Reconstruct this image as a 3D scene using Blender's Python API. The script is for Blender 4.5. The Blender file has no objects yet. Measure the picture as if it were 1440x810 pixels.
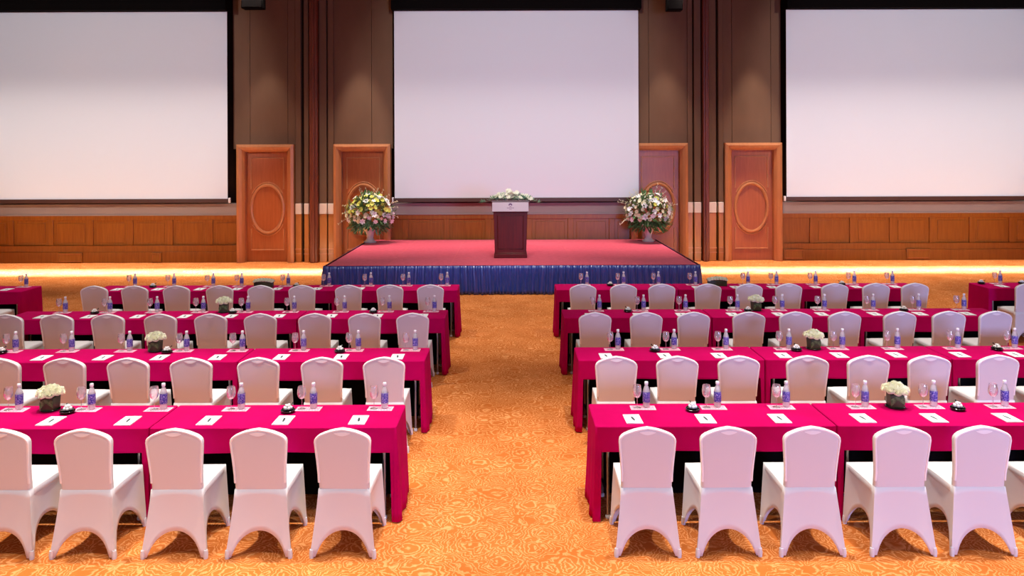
import bpy, bmesh, math, random
from mathutils import Vector, Matrix
R = math.radians
PI = math.pi
random.seed(7)
scn = bpy.context.scene
COL = scn.collection
F = 1080.0          # focal length in pixels of the 1440 wide frame
H = 2.87            # eye height
ROLL = R(0.2)

# ------------------------------------------------------------------ helpers
class MB:
    def __init__(s): s.v = []; s.f = []
    def box(s, x0, x1, y0, y1, z0, z1):
        b = len(s.v)
        s.v += [(x0,y0,z0),(x1,y0,z0),(x1,y1,z0),(x0,y1,z0),(x0,y0,z1),(x1,y0,z1),(x1,y1,z1),(x0,y1,z1)]
        s.f += [(b,b+3,b+2,b+1),(b+4,b+5,b+6,b+7),(b,b+1,b+5,b+4),(b+1,b+2,b+6,b+5),(b+2,b+3,b+7,b+6),(b+3,b,b+4,b+7)]
        return s
    def lathe(s, prof, n=16, c=(0,0,0), cap=True):
        b = len(s.v)
        for r, z in prof:
            for i in range(n):
                a = 2*PI*i/n
                s.v.append((c[0]+r*math.cos(a), c[1]+r*math.sin(a), c[2]+z))
        m = len(prof)
        for j in range(m-1):
            for i in range(n):
                k = (i+1) % n
                s.f.append((b+j*n+i, b+j*n+k, b+(j+1)*n+k, b+(j+1)*n+i))
        if cap:
            s.f.append(tuple(b+i for i in reversed(range(n))))
            s.f.append(tuple(b+(m-1)*n+i for i in range(n)))
        return s
    def tube(s, pts, r, n=8, closed=False, sq=1.0):
        pts = [Vector(p) for p in pts]; b = len(s.v); m = len(pts)
        rr = r if isinstance(r, (list, tuple)) else [r]*m
        up = None
        for j, p in enumerate(pts):
            if closed: t = pts[(j+1) % m]-pts[j-1]
            else: t = pts[min(j+1, m-1)]-pts[max(j-1, 0)]
            t.normalize()
            if up is None:
                up = Vector((0,0,1)) if abs(t.z) < .9 else Vector((0,1,0))
            a = t.cross(up); a.normalize(); c = a.cross(t); c.normalize(); up = c
            for i in range(n):
                q = 2*PI*i/n
                s.v.append(tuple(p + a*math.cos(q)*rr[j] + c*math.sin(q)*rr[j]*sq))
        for j in range(m if closed else m-1):
            k2 = (j+1) % m
            for i in range(n):
                k = (i+1) % n
                s.f.append((b+j*n+i, b+k2*n+i, b+k2*n+k, b+j*n+k))
        if not closed:
            s.f.append(tuple(b+i for i in range(n)))
            s.f.append(tuple(b+(m-1)*n+i for i in reversed(range(n))))
        return s
    def grid(s, rows, wrap=False):
        """rows: list of equally long lists of points"""
        b = len(s.v); n = len(rows[0])
        for r in rows: s.v += [tuple(p) for p in r]
        for j in range(len(rows)-1):
            for i in range(n if wrap else n-1):
                k = (i+1) % n
                s.f.append((b+j*n+i, b+j*n+k, b+(j+1)*n+k, b+(j+1)*n+i))
        return b
    def add(s, other, M):
        b = len(s.v)
        s.v += [tuple(M @ Vector(p)) for p in other.v]
        s.f += [tuple(b+i for i in f) for f in other.f]
    def build(s, name, m, parent=None, smooth=True, bevel=0, solid=0, sub=0, loc=None, wn=True):
        me = bpy.data.meshes.new(name); me.from_pydata(s.v, [], s.f)
        bm = bmesh.new(); bm.from_mesh(me)
        bmesh.ops.recalc_face_normals(bm, faces=bm.faces)
        bm.to_mesh(me); bm.free()
        me.materials.append(m)
        if smooth:
            me.shade_smooth()
            try: me.set_sharp_from_angle(angle=R(40))
            except Exception: pass
        o = bpy.data.objects.new(name, me); COL.objects.link(o)
        if parent: o.parent = parent
        if loc: o.location = loc
        if bevel:
            b = o.modifiers.new('bevel', 'BEVEL'); b.width = bevel; b.segments = 2; b.limit_method = 'ANGLE'
        if solid:
            b = o.modifiers.new('solid', 'SOLIDIFY'); b.thickness = solid; b.offset = 0
        if sub:
            b = o.modifiers.new('sub', 'SUBSURF'); b.levels = sub; b.render_levels = sub
        return o

def tag(o, label=None, cat=None, group=None, kind=None):
    if label: o['label'] = label
    if cat: o['category'] = cat
    if group: o['group'] = group
    if kind: o['kind'] = kind
    return o
def empty(name, loc=(0,0,0), rz=0):
    o = bpy.data.objects.new(name, None); COL.objects.link(o)
    o.location = loc; o.rotation_euler = (0,0,rz); o.empty_display_size = .1
    return o
def dup(src, loc, rz=0):
    r = src.copy(); COL.objects.link(r); r.location = loc; r.rotation_euler = (0,0,rz)
    for ch in src.children:
        c = ch.copy(); COL.objects.link(c); c.parent = r
        for g in ch.children:
            d = g.copy(); COL.objects.link(d); d.parent = c
    return r
class Kind:
    """first placement uses the prototype itself, later ones copy it"""
    def __init__(s, make): s.make = make; s.first = None
    def put(s, loc, rz, label, cat, group):
        if s.first is None:
            o = s.first = s.make(); o.location = loc; o.rotation_euler = (0,0,rz)
        else:
            o = dup(s.first, loc, rz)
        tag(o, label, cat, group)
        return o

def world(x, y, D):
    """point at depth D seen at photo pixel x, y"""
    dx, dy = x-720, y-220
    c, s_ = math.cos(ROLL), math.sin(ROLL)
    return ((dx*c-dy*s_)*D/F, D, H-(dx*s_+dy*c)*D/F)
def lateral(x, D, z):
    """world X of pixel column x at depth D and height z"""
    dy = (H-z)*F/D
    return (x-720-dy*math.sin(ROLL))*D/F

# ------------------------------------------------------------------ materials
def lin(c):
    return tuple(((v/255)/12.92 if v/255 <= .04045 else ((v/255+.055)/1.055)**2.4) for v in c)
def mat(name, col, rough=.6, metal=0, spec=.5, sheen=0, coat=0):
    m = bpy.data.materials.new(name); m.use_nodes = True
    b = m.node_tree.nodes['Principled BSDF']
    b.inputs['Base Color'].default_value = (*col, 1)
    b.inputs['Roughness'].default_value = rough
    b.inputs['Metallic'].default_value = metal
    b.inputs['Specular IOR Level'].default_value = spec
    b.inputs['Sheen Weight'].default_value = sheen
    b.inputs['Coat Weight'].default_value = coat
    return m
def nodes(m):
    nt = m.node_tree
    return nt, nt.nodes, nt.links, nt.nodes['Principled BSDF']
def vary(m, c1, c2, scale=(4,4,4), nscale=3, detail=4, bump=0, lo=.35, hi=.65):
    """noise mix of two colours in object space"""
    nt, N, L, b = nodes(m)
    tc = N.new('ShaderNodeTexCoord'); mp = N.new('ShaderNodeMapping')
    mp.inputs['Scale'].default_value = scale
    no = N.new('ShaderNodeTexNoise'); no.inputs['Scale'].default_value = nscale; no.inputs['Detail'].default_value = detail
    cr = N.new('ShaderNodeValToRGB')
    cr.color_ramp.elements[0].position = lo; cr.color_ramp.elements[0].color = (*c1, 1)
    cr.color_ramp.elements[1].position = hi; cr.color_ramp.elements[1].color = (*c2, 1)
    L.new(tc.outputs['Object'], mp.inputs[0]); L.new(mp.outputs[0], no.inputs['Vector'])
    L.new(no.outputs['Fac'], cr.inputs[0]); L.new(cr.outputs[0], b.inputs['Base Color'])
    if bump:
        bp = N.new('ShaderNodeBump'); bp.inputs['Strength'].default_value = bump; bp.inputs['Distance'].default_value = .01
        L.new(no.outputs['Fac'], bp.inputs['Height']); L.new(bp.outputs[0], b.inputs['Normal'])
    return m
def wood(name, c1, c2, rough=.35):
    return vary(mat(name, c1, rough, spec=.4), c1, c2, scale=(14, 14, 1.2), nscale=1.5, detail=6)

M_chair = mat('chair_cover_fabric', (.76,.73,.735), .7, sheen=.05, spec=.15)
M_pipe = mat('chair_cover_seam', (.95,.94,.94), .5, spec=.4, sheen=.3)  # whiter than the cover, so the piping carries the rim's overhead light
M_foot = mat('chair_foot', (.75,.74,.74), .6)
CL = (.47,.0010,.088)
M_cloth = vary(mat('crimson_tablecloth', CL, .85, spec=.03), (CL[0]*.93,CL[1],CL[2]*.9), (CL[0]*1.05,CL[1]*1.4,CL[2]*1.08), nscale=3, scale=(1,1,1))
M_black = mat('black_fabric', (.006,.004,.004), .9, spec=.1)
M_darkmetal = mat('dark_table_metal', (.02,.02,.02), .35, metal=.6)
M_greymetal = mat('grey_metal', (.35,.34,.34), .35, metal=.8)
M_paper = mat('white_paper', (.88,.88,.9), .7)
M_ink = mat('grey_ink', (.03,.03,.04), .6)
M_mat = mat('pink_white_paper_mat', (.86,.50,.60), .7)
M_matink = mat('mat_print', (.80,.14,.28), .7)
M_cap = mat('white_plastic', (.85,.82,.84), .4)
M_white = mat('white_mint', (.9,.9,.88), .5)
M_blackdish = mat('black_ceramic', (.012,.01,.01), .15, spec=.6)
M_red = mat('red_stripe', (.3,.03,.05), .6)
M_blacksatin = mat('black_screen_masking', (.004,.003,.003), .9, spec=.05)
M_screen = mat('projection_screen_white', (.72,.74,.79), .85, spec=.1)
M_bar = mat('screen_bottom_bar', (.06,.02,.012), .5)
M_upper = vary(mat('brown_fabric_wall', (.12,.06,.03), .9, spec=.1), (.155,.083,.048), (.185,.100,.060), nscale=1.2, scale=(1,1,.4))
M_uppercol = wood('dark_wood_column', (.14,.030,.012), (.20,.045,.02), .4)
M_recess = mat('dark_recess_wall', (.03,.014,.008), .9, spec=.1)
M_wood = wood('orange_brown_wood', (.25,.075,.008), (.31,.100,.012))
M_wood2 = wood('orange_brown_wood_light', (.40,.14,.030), (.46,.17,.04))
M_door = wood('door_wood', (.36,.088,.022), (.42,.11,.030))
M_frame = wood('door_frame_wood', (.45,.16,.06), (.50,.185,.07))
M_band = mat('grey_cream_band', (.31,.25,.225), .7)
M_plaque = mat('cream_plaque', (.72,.58,.48), .7)
M_stagecarpet = vary(mat('stage_red_carpet', (.55,.06,.1), .95, spec=.05, sheen=.2), (.60,.055,.095), (.68,.075,.125), nscale=2.5)
M_seam = mat('stage_seam', (.72,.13,.16), .9)
M_skirt = mat('blue_satin', (.007,.034,.26), .33, spec=1, sheen=.12)
M_podium = wood('mahogany', (.085,.003,.002), (.12,.005,.003), .4)
M_sign = mat('sign_white', (.66,.60,.64), .5)
M_emblem = mat('emblem_purple', (.18,.08,.2), .6)
M_urn = mat('urn_stone', (.75,.70,.64), .6)
M_leaf = vary(mat('green_leaf', (.04,.12,.03), .6), (.045,.13,.03), (.18,.34,.12), nscale=9)
M_leafpale = vary(mat('pale_green_leaf', (.2,.4,.2), .6), (.10,.30,.14), (.35,.60,.38), nscale=9)
M_stem = mat('twig', (.25,.14,.05), .7)
M_petal = mat('cream_petal', (.80,.76,.50), .6)
M_petalw = mat('white_petal', (.88,.85,.84), .6)
M_petaly = mat('yellow_petal', (.72,.70,.12), .6)
M_rose = mat('cream_rose_petal', (.96,.94,.72), .6)
M_vase = vary(mat('leaf_wrapped_vase', (.03,.05,.015), .35), (.018,.03,.010), (.06,.10,.04), nscale=6, scale=(1,1,.3))
M_ceil = mat('dark_ceiling', (.10,.07,.05), .9)
M_sidewall = mat('brown_side_wall', (.16,.07,.035), .8)
M_brass = mat('brass', (.6,.4,.15), .3, metal=1)

# bottle plastic and glass: thin clear shells
def thin(name, tint, mixf, gl=.25, rough=.08):
    m = bpy.data.materials.new(name); m.use_nodes = True
    nt = m.node_tree; N = nt.nodes; L = nt.links; N.clear()
    out = N.new('ShaderNodeOutputMaterial'); tr = N.new('ShaderNodeBsdfTransparent'); tr.inputs[0].default_value = (*tint, 1)
    g = N.new('ShaderNodeBsdfGlossy'); g.inputs['Roughness'].default_value = rough; g.inputs[0].default_value = (1,1,1,1)
    d = N.new('ShaderNodeBsdfTranslucent'); d.inputs[0].default_value = (.95,.92,.95,1)
    d2 = N.new('ShaderNodeBsdfDiffuse'); d2.inputs[0].default_value = (.95,.92,.95,1)
    md = N.new('ShaderNodeMixShader'); L.new(d.outputs[0], md.inputs[1]); L.new(d2.outputs[0], md.inputs[2])
    m1 = N.new('ShaderNodeMixShader'); m1.inputs[0].default_value = mixf
    L.new(tr.outputs[0], m1.inputs[1]); L.new(md.outputs[0], m1.inputs[2])
    lw = N.new('ShaderNodeLayerWeight'); lw.inputs[0].default_value = gl
    m2 = N.new('ShaderNodeMixShader'); L.new(lw.outputs['Facing'], m2.inputs[0])
    L.new(m1.outputs[0], m2.inputs[1]); L.new(g.outputs[0], m2.inputs[2])
    L.new(m2.outputs[0], out.inputs[0])
    return m
M_glass = thin('clear_glass', (.98,.97,.98), .16, .42)
M_bottle = thin('clear_bottle_plastic', (.97,.95,.98), .62, .3)
# blue label with a pale mottled print
M_label = mat('blue_bottle_label', (.1,.1,.5), .5)
vary(M_label, (.05,.04,.36), (.50,.44,.78), nscale=34, detail=2, lo=.50, hi=.62)

# carpet: fish-scale feather swirls of thin pale lines on orange
def carpet():
    m = mat('orange_swirl_carpet', (.6,.25,.08), .95, spec=.03)
    nt, N, L, b = nodes(m)
    tc = N.new('ShaderNodeTexCoord')
    no = N.new('ShaderNodeTexNoise'); no.inputs['Scale'].default_value = 15; no.inputs['Detail'].default_value = 3
    ad = N.new('ShaderNodeMixRGB'); ad.blend_type = 'LINEAR_LIGHT'; ad.inputs[0].default_value = .05
    L.new(tc.outputs['Object'], no.inputs['Vector']); L.new(tc.outputs['Object'], ad.inputs[1]); L.new(no.outputs['Color'], ad.inputs[2])
    mp = N.new('ShaderNodeMapping'); mp.inputs['Scale'].default_value = (1, 1, 0)
    L.new(ad.outputs[0], mp.inputs[0])
    vo = N.new('ShaderNodeTexVoronoi'); vo.feature = 'F2'; vo.inputs['Scale'].default_value = 4.2; vo.inputs['Randomness'].default_value = .9
    L.new(mp.outputs[0], vo.inputs['Vector'])
    mu = N.new('ShaderNodeMath'); mu.operation = 'MULTIPLY'; mu.inputs[1].default_value = 66
    L.new(vo.outputs['Distance'], mu.inputs[0])
    si = N.new('ShaderNodeMath'); si.operation = 'SINE'; L.new(mu.outputs[0], si.inputs[0])
    cr = N.new('ShaderNodeValToRGB')
    cr.color_ramp.elements[0].position = .55; cr.color_ramp.elements[0].color = (*C1, 1)
    cr.color_ramp.elements[1].position = 1.0; cr.color_ramp.elements[1].color = (*C2, 1)
    mr = N.new('ShaderNodeMapRange'); mr.inputs[1].default_value = -1; mr.inputs[2].default_value = 1
    L.new(si.outputs[0], mr.inputs[0]); L.new(mr.outputs[0], cr.inputs[0])
    # large soft variation between tufts
    n2 = N.new('ShaderNodeTexNoise'); n2.inputs['Scale'].default_value = 2.2; n2.inputs['Detail'].default_value = 5
    L.new(tc.outputs['Object'], n2.inputs['Vector'])
    c2 = N.new('ShaderNodeValToRGB')
    c2.color_ramp.elements[0].position = .3; c2.color_ramp.elements[0].color = (.86,.80,.72,1)
    c2.color_ramp.elements[1].position = .7; c2.color_ramp.elements[1].color = (1.08,1.12,1.2,1)
    L.new(n2.outputs['Fac'], c2.inputs[0])
    mx = N.new('ShaderNodeMixRGB'); mx.blend_type = 'MULTIPLY'; mx.inputs[0].default_value = 1
    L.new(cr.outputs[0], mx.inputs[1]); L.new(c2.outputs[0], mx.inputs[2]); L.new(mx.outputs[0], b.inputs['Base Color'])
    return m
C1 = (.60,.165,.034); C2 = (.82,.35,.125)
M_carpet = carpet()

# ------------------------------------------------------------------ room shell
WD = 21.0                                  # depth of the panelled wall
CEIL = 7.6
def struct(name, mb, m, parent=None, **k):
    o = mb.build(name, m, parent, **k)
    if parent is None: o['kind'] = 'structure'
    return o
struct('floor', MB().box(-15.5,15.5,-9,21.6,-.1,0), M_carpet, smooth=False)
struct('ceiling', MB().box(-15.5,15.5,-9,21.6,CEIL,CEIL+.1), M_ceil, smooth=False)
struct('wall_left', MB().box(-15.7,-15.5,-9,21.6,0,CEIL), M_sidewall, smooth=False)
struct('wall_right', MB().box(15.5,15.7,-9,21.6,0,CEIL), M_sidewall, smooth=False)
struct('wall_back', MB().box(-15.5,15.5,21.4,21.6,0,CEIL), M_recess, smooth=False)

def X(px): return (px-720.3)/(F/WD)
def Z(py): return H-(py-220)/(F/WD)
bandlo, bandhi = 1.315, 1.607
# brown upper wall boards between the screens, separated by fine joints
def boards(name, xs, z0, mm=M_upper):
    mb = MB()
    for a, c in zip(xs[:-1], xs[1:]):
        over = any(max(a, X(p)+.05) < min(c, X(q)-.05) for p, q in ((335, 415), (471, 550), (807, 966), (1018, 1098)))
        mb.box(a+.006, c-.006, WD+.02, WD+.4, 3.1 if over else z0, CEIL)
    return struct(name, mb, mm, smooth=False)
boards('wall_upper_left', [X(328), X(352), X(405), X(418)], 1.0)
boards('wall_upper_left_inner', [X(463), X(523), X(553)], 1.0)
boards('wall_upper_right_inner', [X(892), X(913), X(972)], 1.0)
boards('wall_upper_right', [X(1010), X(1030), X(1085), X(1099)], 1.0)

# wainscot with recessed panels
def wainscot(name, x0, x1, first, pitch, z0, stile=.15):
    mb = MB()
    mb.box(x0, x1, WD+.04, WD+.35, z0, bandlo)
    mb.box(x0, x1, WD-.01, WD+.06, bandlo-.15, bandlo)           # top rail
    mb.box(x0, x1, WD-.01, WD+.06, z0, .46)                      # base rail
    mb.box(x0, x1, WD-.03, WD+.06, z0, .30)                      # skirting
    mb.box(x0, x1, WD-.03, WD+.02, .455, .475)
    x = first
    while x < x1:
        if x+stile > x0:
            mb.box(max(x, x0), min(x+stile, x1), WD-.005, WD+.06, .46, bandlo-.15)
            # raised field of each panel
            if x+pitch < x1+.6:
                a, c = max(x+stile+.09, x0), min(x+pitch-.09, x1)
                if c > a: mb.box(a, c, WD+.025, WD+.06, .54, bandlo-.23)
        x += pitch
    return struct(name, mb, M_wood, bevel=.008)
wainscot('wall_panelling_left', -15.5, X(335), X(67)-1.09*3, 1.09, 0)
wainscot('wall_panelling_centre', X(549), X(902), X(566), 1.13, 0)
wainscot('wall_panelling_right', X(1098), 15.5, X(1139), 1.09, 0)
for i, (a, c) in enumerate([(-15.5, X(333)), (X(551), X(900)), (X(1100), 15.5)]):
    struct('trim_%d' % (i+1), MB().box(a, c, WD-.03, WD+.3, bandlo, bandhi).box(a, c, WD-.05, WD+.1, bandlo-.03, bandlo+.01), M_band, bevel=.006)

# doors
def door(n, cx, hw=.775):
    root = empty('door_%d' % n, (cx, WD, 0)); root['kind'] = 'structure'
    ow, oh, fw = hw, 3.22, .20
    mb = MB()
    prof = [(0, -.14), (fw*.35, -.17), (fw*.7, -.13), (fw, -.06)]   # moulded casing, outer edge to opening
    def ring(k, yy): return [(-ow+k, yy, 0), (-ow+k, yy, oh-k), (ow-k, yy, oh-k), (ow-k, yy, 0)]
    rows = [ring(0, .1)] + [ring(k, yy) for k, yy in prof] + [ring(fw, .16)]
    mb.grid(rows)
    mb.build('door_frame', M_frame, root, smooth=False)
    lw = ow-fw; lh = oh-fw
    leaf = MB().box(-lw, lw, .09, .14, .005, lh).build('door_leaf', M_door, root, smooth=False)
    m2 = MB()
    # rectangular panel bead broken where the oval sits
    a, zb, zt, zc, rx, rz = lw-.13, .33, lh-.17, 1.45, .44, .66
    def bead(pts, r=.022): m2.tube(pts, r, 6)
    y = .085
    bead([(-a, y, zc+rz*.82), (-a, y, zt), (a, y, zt), (a, y, zc+rz*.82)])
    bead([(-a, y, zc-rz*.82), (-a, y, zb), (a, y, zb), (a, y, zc-rz*.82)])
    m2.tube([(rx*math.cos(t), y, zc+rz*math.sin(t)) for t in [2*PI*i/48 for i in range(48)]], .045, 8, closed=True)
    m2.tube([((rx+.07)*math.cos(t), y, zc+(rz+.07)*math.sin(t)) for t in [PI/2+s*(.95*i/12) for s in (1,) for i in range(-12, 13)]], .018, 6)
    m2.tube([((rx+.07)*math.cos(t), y, zc+(rz+.07)*math.sin(t)) for t in [-PI/2+(.95*i/12) for i in range(-12, 13)]], .018, 6)
    m2.build('door_moulding', M_frame, root)
    return root
door(1, (X(335)+X(415))/2)
door(2, (X(471)+X(550))/2)
door(3, (X(886.5)+X(966))/2)
door(4, (X(1018)+X(1098))/2)

# pilaster strips: lower wood shaft, cream plaque, upper brown shaft, base moulding
def pilaster(n, a, c, proud=.04, plain=False):
    root = empty('trim_%d' % n, ((a+c)/2, WD, 0)); root['kind'] = 'structure'
    w = (c-a)/2
    if plain:
        MB().box(-w, w, -.16, .3, 0, CEIL).build('column_shaft', M_uppercol, root, bevel=.03)
        MB().box(-w*.35, w*.35, -.20, -.1, 0, CEIL).build('column_fillet', M_uppercol, root, bevel=.02)
        return
    MB().box(-w, w, -proud, .3, 0, bandlo).build('lower_shaft', M_wood2, root, bevel=.012)
    MB().box(-w*1.02, w*1.02, -proud-.02, .25, bandlo, bandhi).build('plaque', M_plaque, root, bevel=.012)
    MB().box(-w, w, -proud, .3, bandhi, CEIL).build('upper_shaft', M_upper, root, bevel=.012)
    mm = MB(); mm.box(-w*1.05, w*1.05, -proud-.03, 0, .34, .375); mm.box(-w*1.05, w*1.05, -proud-.03, 0, .22, .245)
    mm.build('base_moulding', M_frame, root, bevel=.005)
for i, (a, c) in enumerate([(416, 424), (428.5, 435), (449.5, 460), (462, 470), (967, 974), (976, 985.5), (996, 1007), (1010, 1017)]):
    pilaster(4+i, X(a), X(c), .05 if i % 2 else .03)
pilaster(12, X(437), X(449), plain=True)
pilaster(13, X(987), X(996), plain=True)
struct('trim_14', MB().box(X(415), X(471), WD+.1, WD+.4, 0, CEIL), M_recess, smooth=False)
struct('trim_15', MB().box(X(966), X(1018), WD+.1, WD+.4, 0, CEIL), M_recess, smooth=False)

# small access panels in the wainscot base
def panel_plate(px0, px1, py0, py1, label):
    o = MB().box(X(px0), X(px1), WD-.065, WD-.02, max(.01, Z(py1)), Z(py0)).build('access_panel', M_wood, bevel=.01)
    fr = MB(); a, c, z0, z1 = X(px0), X(px1), max(.01, Z(py1)), Z(py0)
    fr.tube([(a+.04, WD-.066, z0+.04), (a+.04, WD-.066, z1-.04), (c-.04, WD-.066, z1-.04), (c-.04, WD-.066, z0+.04)], .008, 6, closed=True)
    fr.build('panel_bead', M_door, o)
    tag(o, label, 'access panel', 'access panels in the wainscot base')
panel_plate(83, 117, 353, 368, 'wide flush wooden access panel low in the wainscot under the left screen')
panel_plate(214, 228, 353, 368, 'narrow flush wooden access panel low in the wainscot left of the left door')
panel_plate(1101, 1129, 351, 366, 'pale wooden access panel low in the wainscot just right of the far right door')
panel_plate(1273, 1306, 351, 366, 'flush wooden access panel low in the wainscot under the right screen')

# ------------------------------------------------------------------ screens
SD = 20.7
def screen(x0, x1, label):
    root = empty('projection_screen', ((x0+x1)/2, SD, 0))
    w = (x1-x0)/2; z0, z1 = 1.758, 6.80
    MB().box(-w, w, 0, .012, z0, z1).build('screen_fabric', M_screen, root, smooth=False)
    b = MB().box(-w-.03, w+.03, -.03, .05, z0-.11, z0).build('bottom_bar', M_bar, root, bevel=.01)
    ends = MB().box(-w-.07, -w-.03, -.035, .055, z0-.115, z0+.02).build('end_cap', M_cap, root, bevel=.008)
    MB().box(w+.03, w+.07, -.035, .055, z0-.115, z0+.02).build('end_cap', M_cap, root, bevel=.008)
    MB().box(-w-.05, w+.05, -.25, .20, z1, CEIL-.002).build('masking_housing', M_blacksatin, root, bevel=.01)
    tag(root, label, 'projection screen', 'three projection screens on the end wall')
sw = 6.58
screen(-7.67-sw, -7.67, 'large white projection screen on the left, cut by the photo edge')
screen(-3.165, 3.415, 'large white projection screen in the middle behind the wooden lectern')
screen(7.40, 7.40+sw, 'large white projection screen on the right beside the far right door')

# ceiling loudspeakers hanging between the screens
def speaker(px, py, w, h, label):
    x, y, z = world(px, py, 19.8)
    root = empty('loudspeaker', (x, y, z))
    MB().box(-w/2, w/2, -.14, .14, 0, h).build('speaker_body', M_blacksatin, root, bevel=.02)
    MB().box(-w/2+.03, w/2-.03, -.155, -.135, .03, h-.03).build('speaker_grille', M_black, root, bevel=.005)
    MB().tube([(0, 0, h-.01), (0, 0, CEIL-z-.002)], .02, 8).build('hanging_bracket', M_darkmetal, root)
    tag(root, label, 'loudspeaker', 'black loudspeakers hanging above the stage')
speaker(356.5, 13, .55, .36, 'black loudspeaker hanging above the door left of the stage')
speaker(948, 15.5, .40, .36, 'black loudspeaker hanging right of the centre screen')

# ------------------------------------------------------------------ stage
SX0, SX1, SY0, SY1, SH = -3.90, 3.88, 15.98, WD-.04, .605
stage = empty('stage', (0, SY0, 0))
L_ = SY1-SY0
MB().box(SX0+.03, SX1-.03, .04, L_, SH-.04, SH).build('stage_deck', M_stagecarpet, stage, bevel=.01)
sm = MB()
for y in (1.22, 2.44, 3.66): sm.box(SX0+.05, SX1-.05, y-.008, y+.008, SH-.002, SH+.0015)
for x in (-2.6, -1.3, 0, 1.3, 2.6): sm.box(x-.006, x+.006, .06, L_-.02, SH-.002, SH+.0015)
sm.build('carpet_seam', M_seam, stage, smooth=False)
fr_ = MB()
for x in (-3.6, -1.8, 0, 1.8, 3.6):
    for y in (.3, 2.5, 4.7): fr_.box(x-.03, x+.03, y-.03, y+.03, 0, SH-.04)
fr_.box(-3.7, 3.7, .27, .33, .3, .36)
o = fr_.build('understructure', M_darkmetal, stage)
# pleated satin skirt along the left side, the front and the right side
path = []
step = .0125
y = L_-.05
while y > 0: path.append((SX0, y, -1, 0)); y -= step
x = SX0
while x < SX1: path.append((x, 0, 0, -1)); x += step
y = 0
while y < L_-.05: path.append((SX1, y, 1, 0)); y += step
rng = random.Random(3)
ph = [rng.uniform(0, 6.28) for _ in range(8)]
rows = []
NZ = 9
for j in range(NZ):
    t = j/(NZ-1)
    row = []
    for i, (px_, py_, nx, ny) in enumerate(path):
        s_ = i*step
        amp = .030+.062*t**.7
        w = math.sin(s_*38+2.6*math.sin(s_*3.1+ph[0])+.9*t*math.sin(s_*5+ph[1]))*.6 + math.sin(s_*83+ph[2]+1.6*math.sin(s_*4.3)+2.5*t*math.sin(s_*2.1))*.5
        w = max(w, -.75)
        off = .012+amp*(w*.5+.5)
        z = (SH-.005)*(1-t)+.008*(1+math.sin(s_*9))*t+.002
        row.append((px_+nx*off, py_+ny*off, z))
    rows.append(row)
mb = MB(); mb.grid(rows)
mb.build('stage_skirt', M_skirt, stage, solid=.002)
hb = MB(); pts = [(SX0-.01, L_-.05, SH-.012), (SX0-.01, -.01, SH-.012), (SX1+.01, -.01, SH-.012), (SX1+.01, L_-.05, SH-.012)]
for p, q in zip(pts[:-1], pts[1:]): hb.box(min(p[0], q[0])-.006, max(p[0], q[0])+.006, min(p[1], q[1])-.006, max(p[1], q[1])+.006, SH-.03, SH+.002)
hb.build('deck_edge_trim', M_podium, stage, smooth=False)
tag(stage, 'raised stage with red carpet top and pleated blue satin skirt', 'stage')

# ------------------------------------------------------------------ lectern
lx, ly = -.04, 17.10
lec = empty('lectern', (lx, ly, SH+.002))
def frustum(w0, w1, d0, d1, z0, z1, y0=0):
    mb = MB()
    mb.v = [(-w0/2, y0, z0), (w0/2, y0, z0), (w0/2, y0+d0, z0), (-w0/2, y0+d0, z0), (-w1/2, y0, z1), (w1/2, y0, z1), (w1/2, y0+d1, z1), (-w1/2, y0+d1, z1)]
    mb.f = [(0,3,2,1),(4,5,6,7),(0,1,5,4),(1,2,6,5),(2,3,7,6),(3,0,4,7)]
    return mb
frustum(.70, .76, .5, .5, .10, 1.03, .02).build('lectern_body', M_podium, lec, bevel=.008)
frustum(.74, .73, .54, .54, 0, .10, 0).build('plinth', M_podium, lec, bevel=.012)
frustum(.715, .715, .52, .52, .10, .125, .01).build('base_moulding', M_podium, lec, bevel=.008)
frustum(.80, .86, .56, .6, 1.02, 1.25, -.03).build('lectern_head', M_podium, lec, bevel=.012)
pm = MB(); pm.tube([(-.28, .018, .2), (-.29, .018, .95), (.29, .018, .95), (.28, .018, .2)], .010, 6, closed=True)
pm.build('front_panel_bead', M_podium, lec)
sg = MB().box(-.405, .405, -.052, -.030, 1.04, 1.245).build('sign_panel', M_sign, lec, bevel=.003)
# round crest of fanned petals with two lines of small marks under it
em = MB()
for k in range(9):
    a = R(-100+25*k); c = (math.sin(a)*.028, math.cos(a)*.028)
    d = Vector((math.sin(a), 0, math.cos(a))); n_ = Vector((d.z, 0, -d.x))
    base = Vector((0, -.0535, 1.185))
    b0 = len(em.v)
    for q in (base+d*.006, base+d*.028+n_*.009, base+d*.048, base+d*.028-n_*.009): em.v.append(tuple(q))
    em.f.append((b0, b0+1, b0+2, b0+3))
em.box(-.022, .022, -.054, -.052, 1.143, 1.152)
em.build('emblem', M_emblem, sg, smooth=False, solid=.001)
tx = MB()
for k in range(11):
    x = -.075+k*.0145; h = .014 if k % 3 else .018
    tx.box(x, x+.009, -.0535, -.0518, 1.112, 1.112+h)
for k in range(5):
    x = -.028+k*.012; tx.box(x, x+.007, -.0535, -.0518, 1.085, 1.095)
tx.build('sign_lettering', M_emblem, sg, smooth=False)
tag(lec, 'dark red mahogany lectern with white crest sign on the stage', 'lectern')

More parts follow.
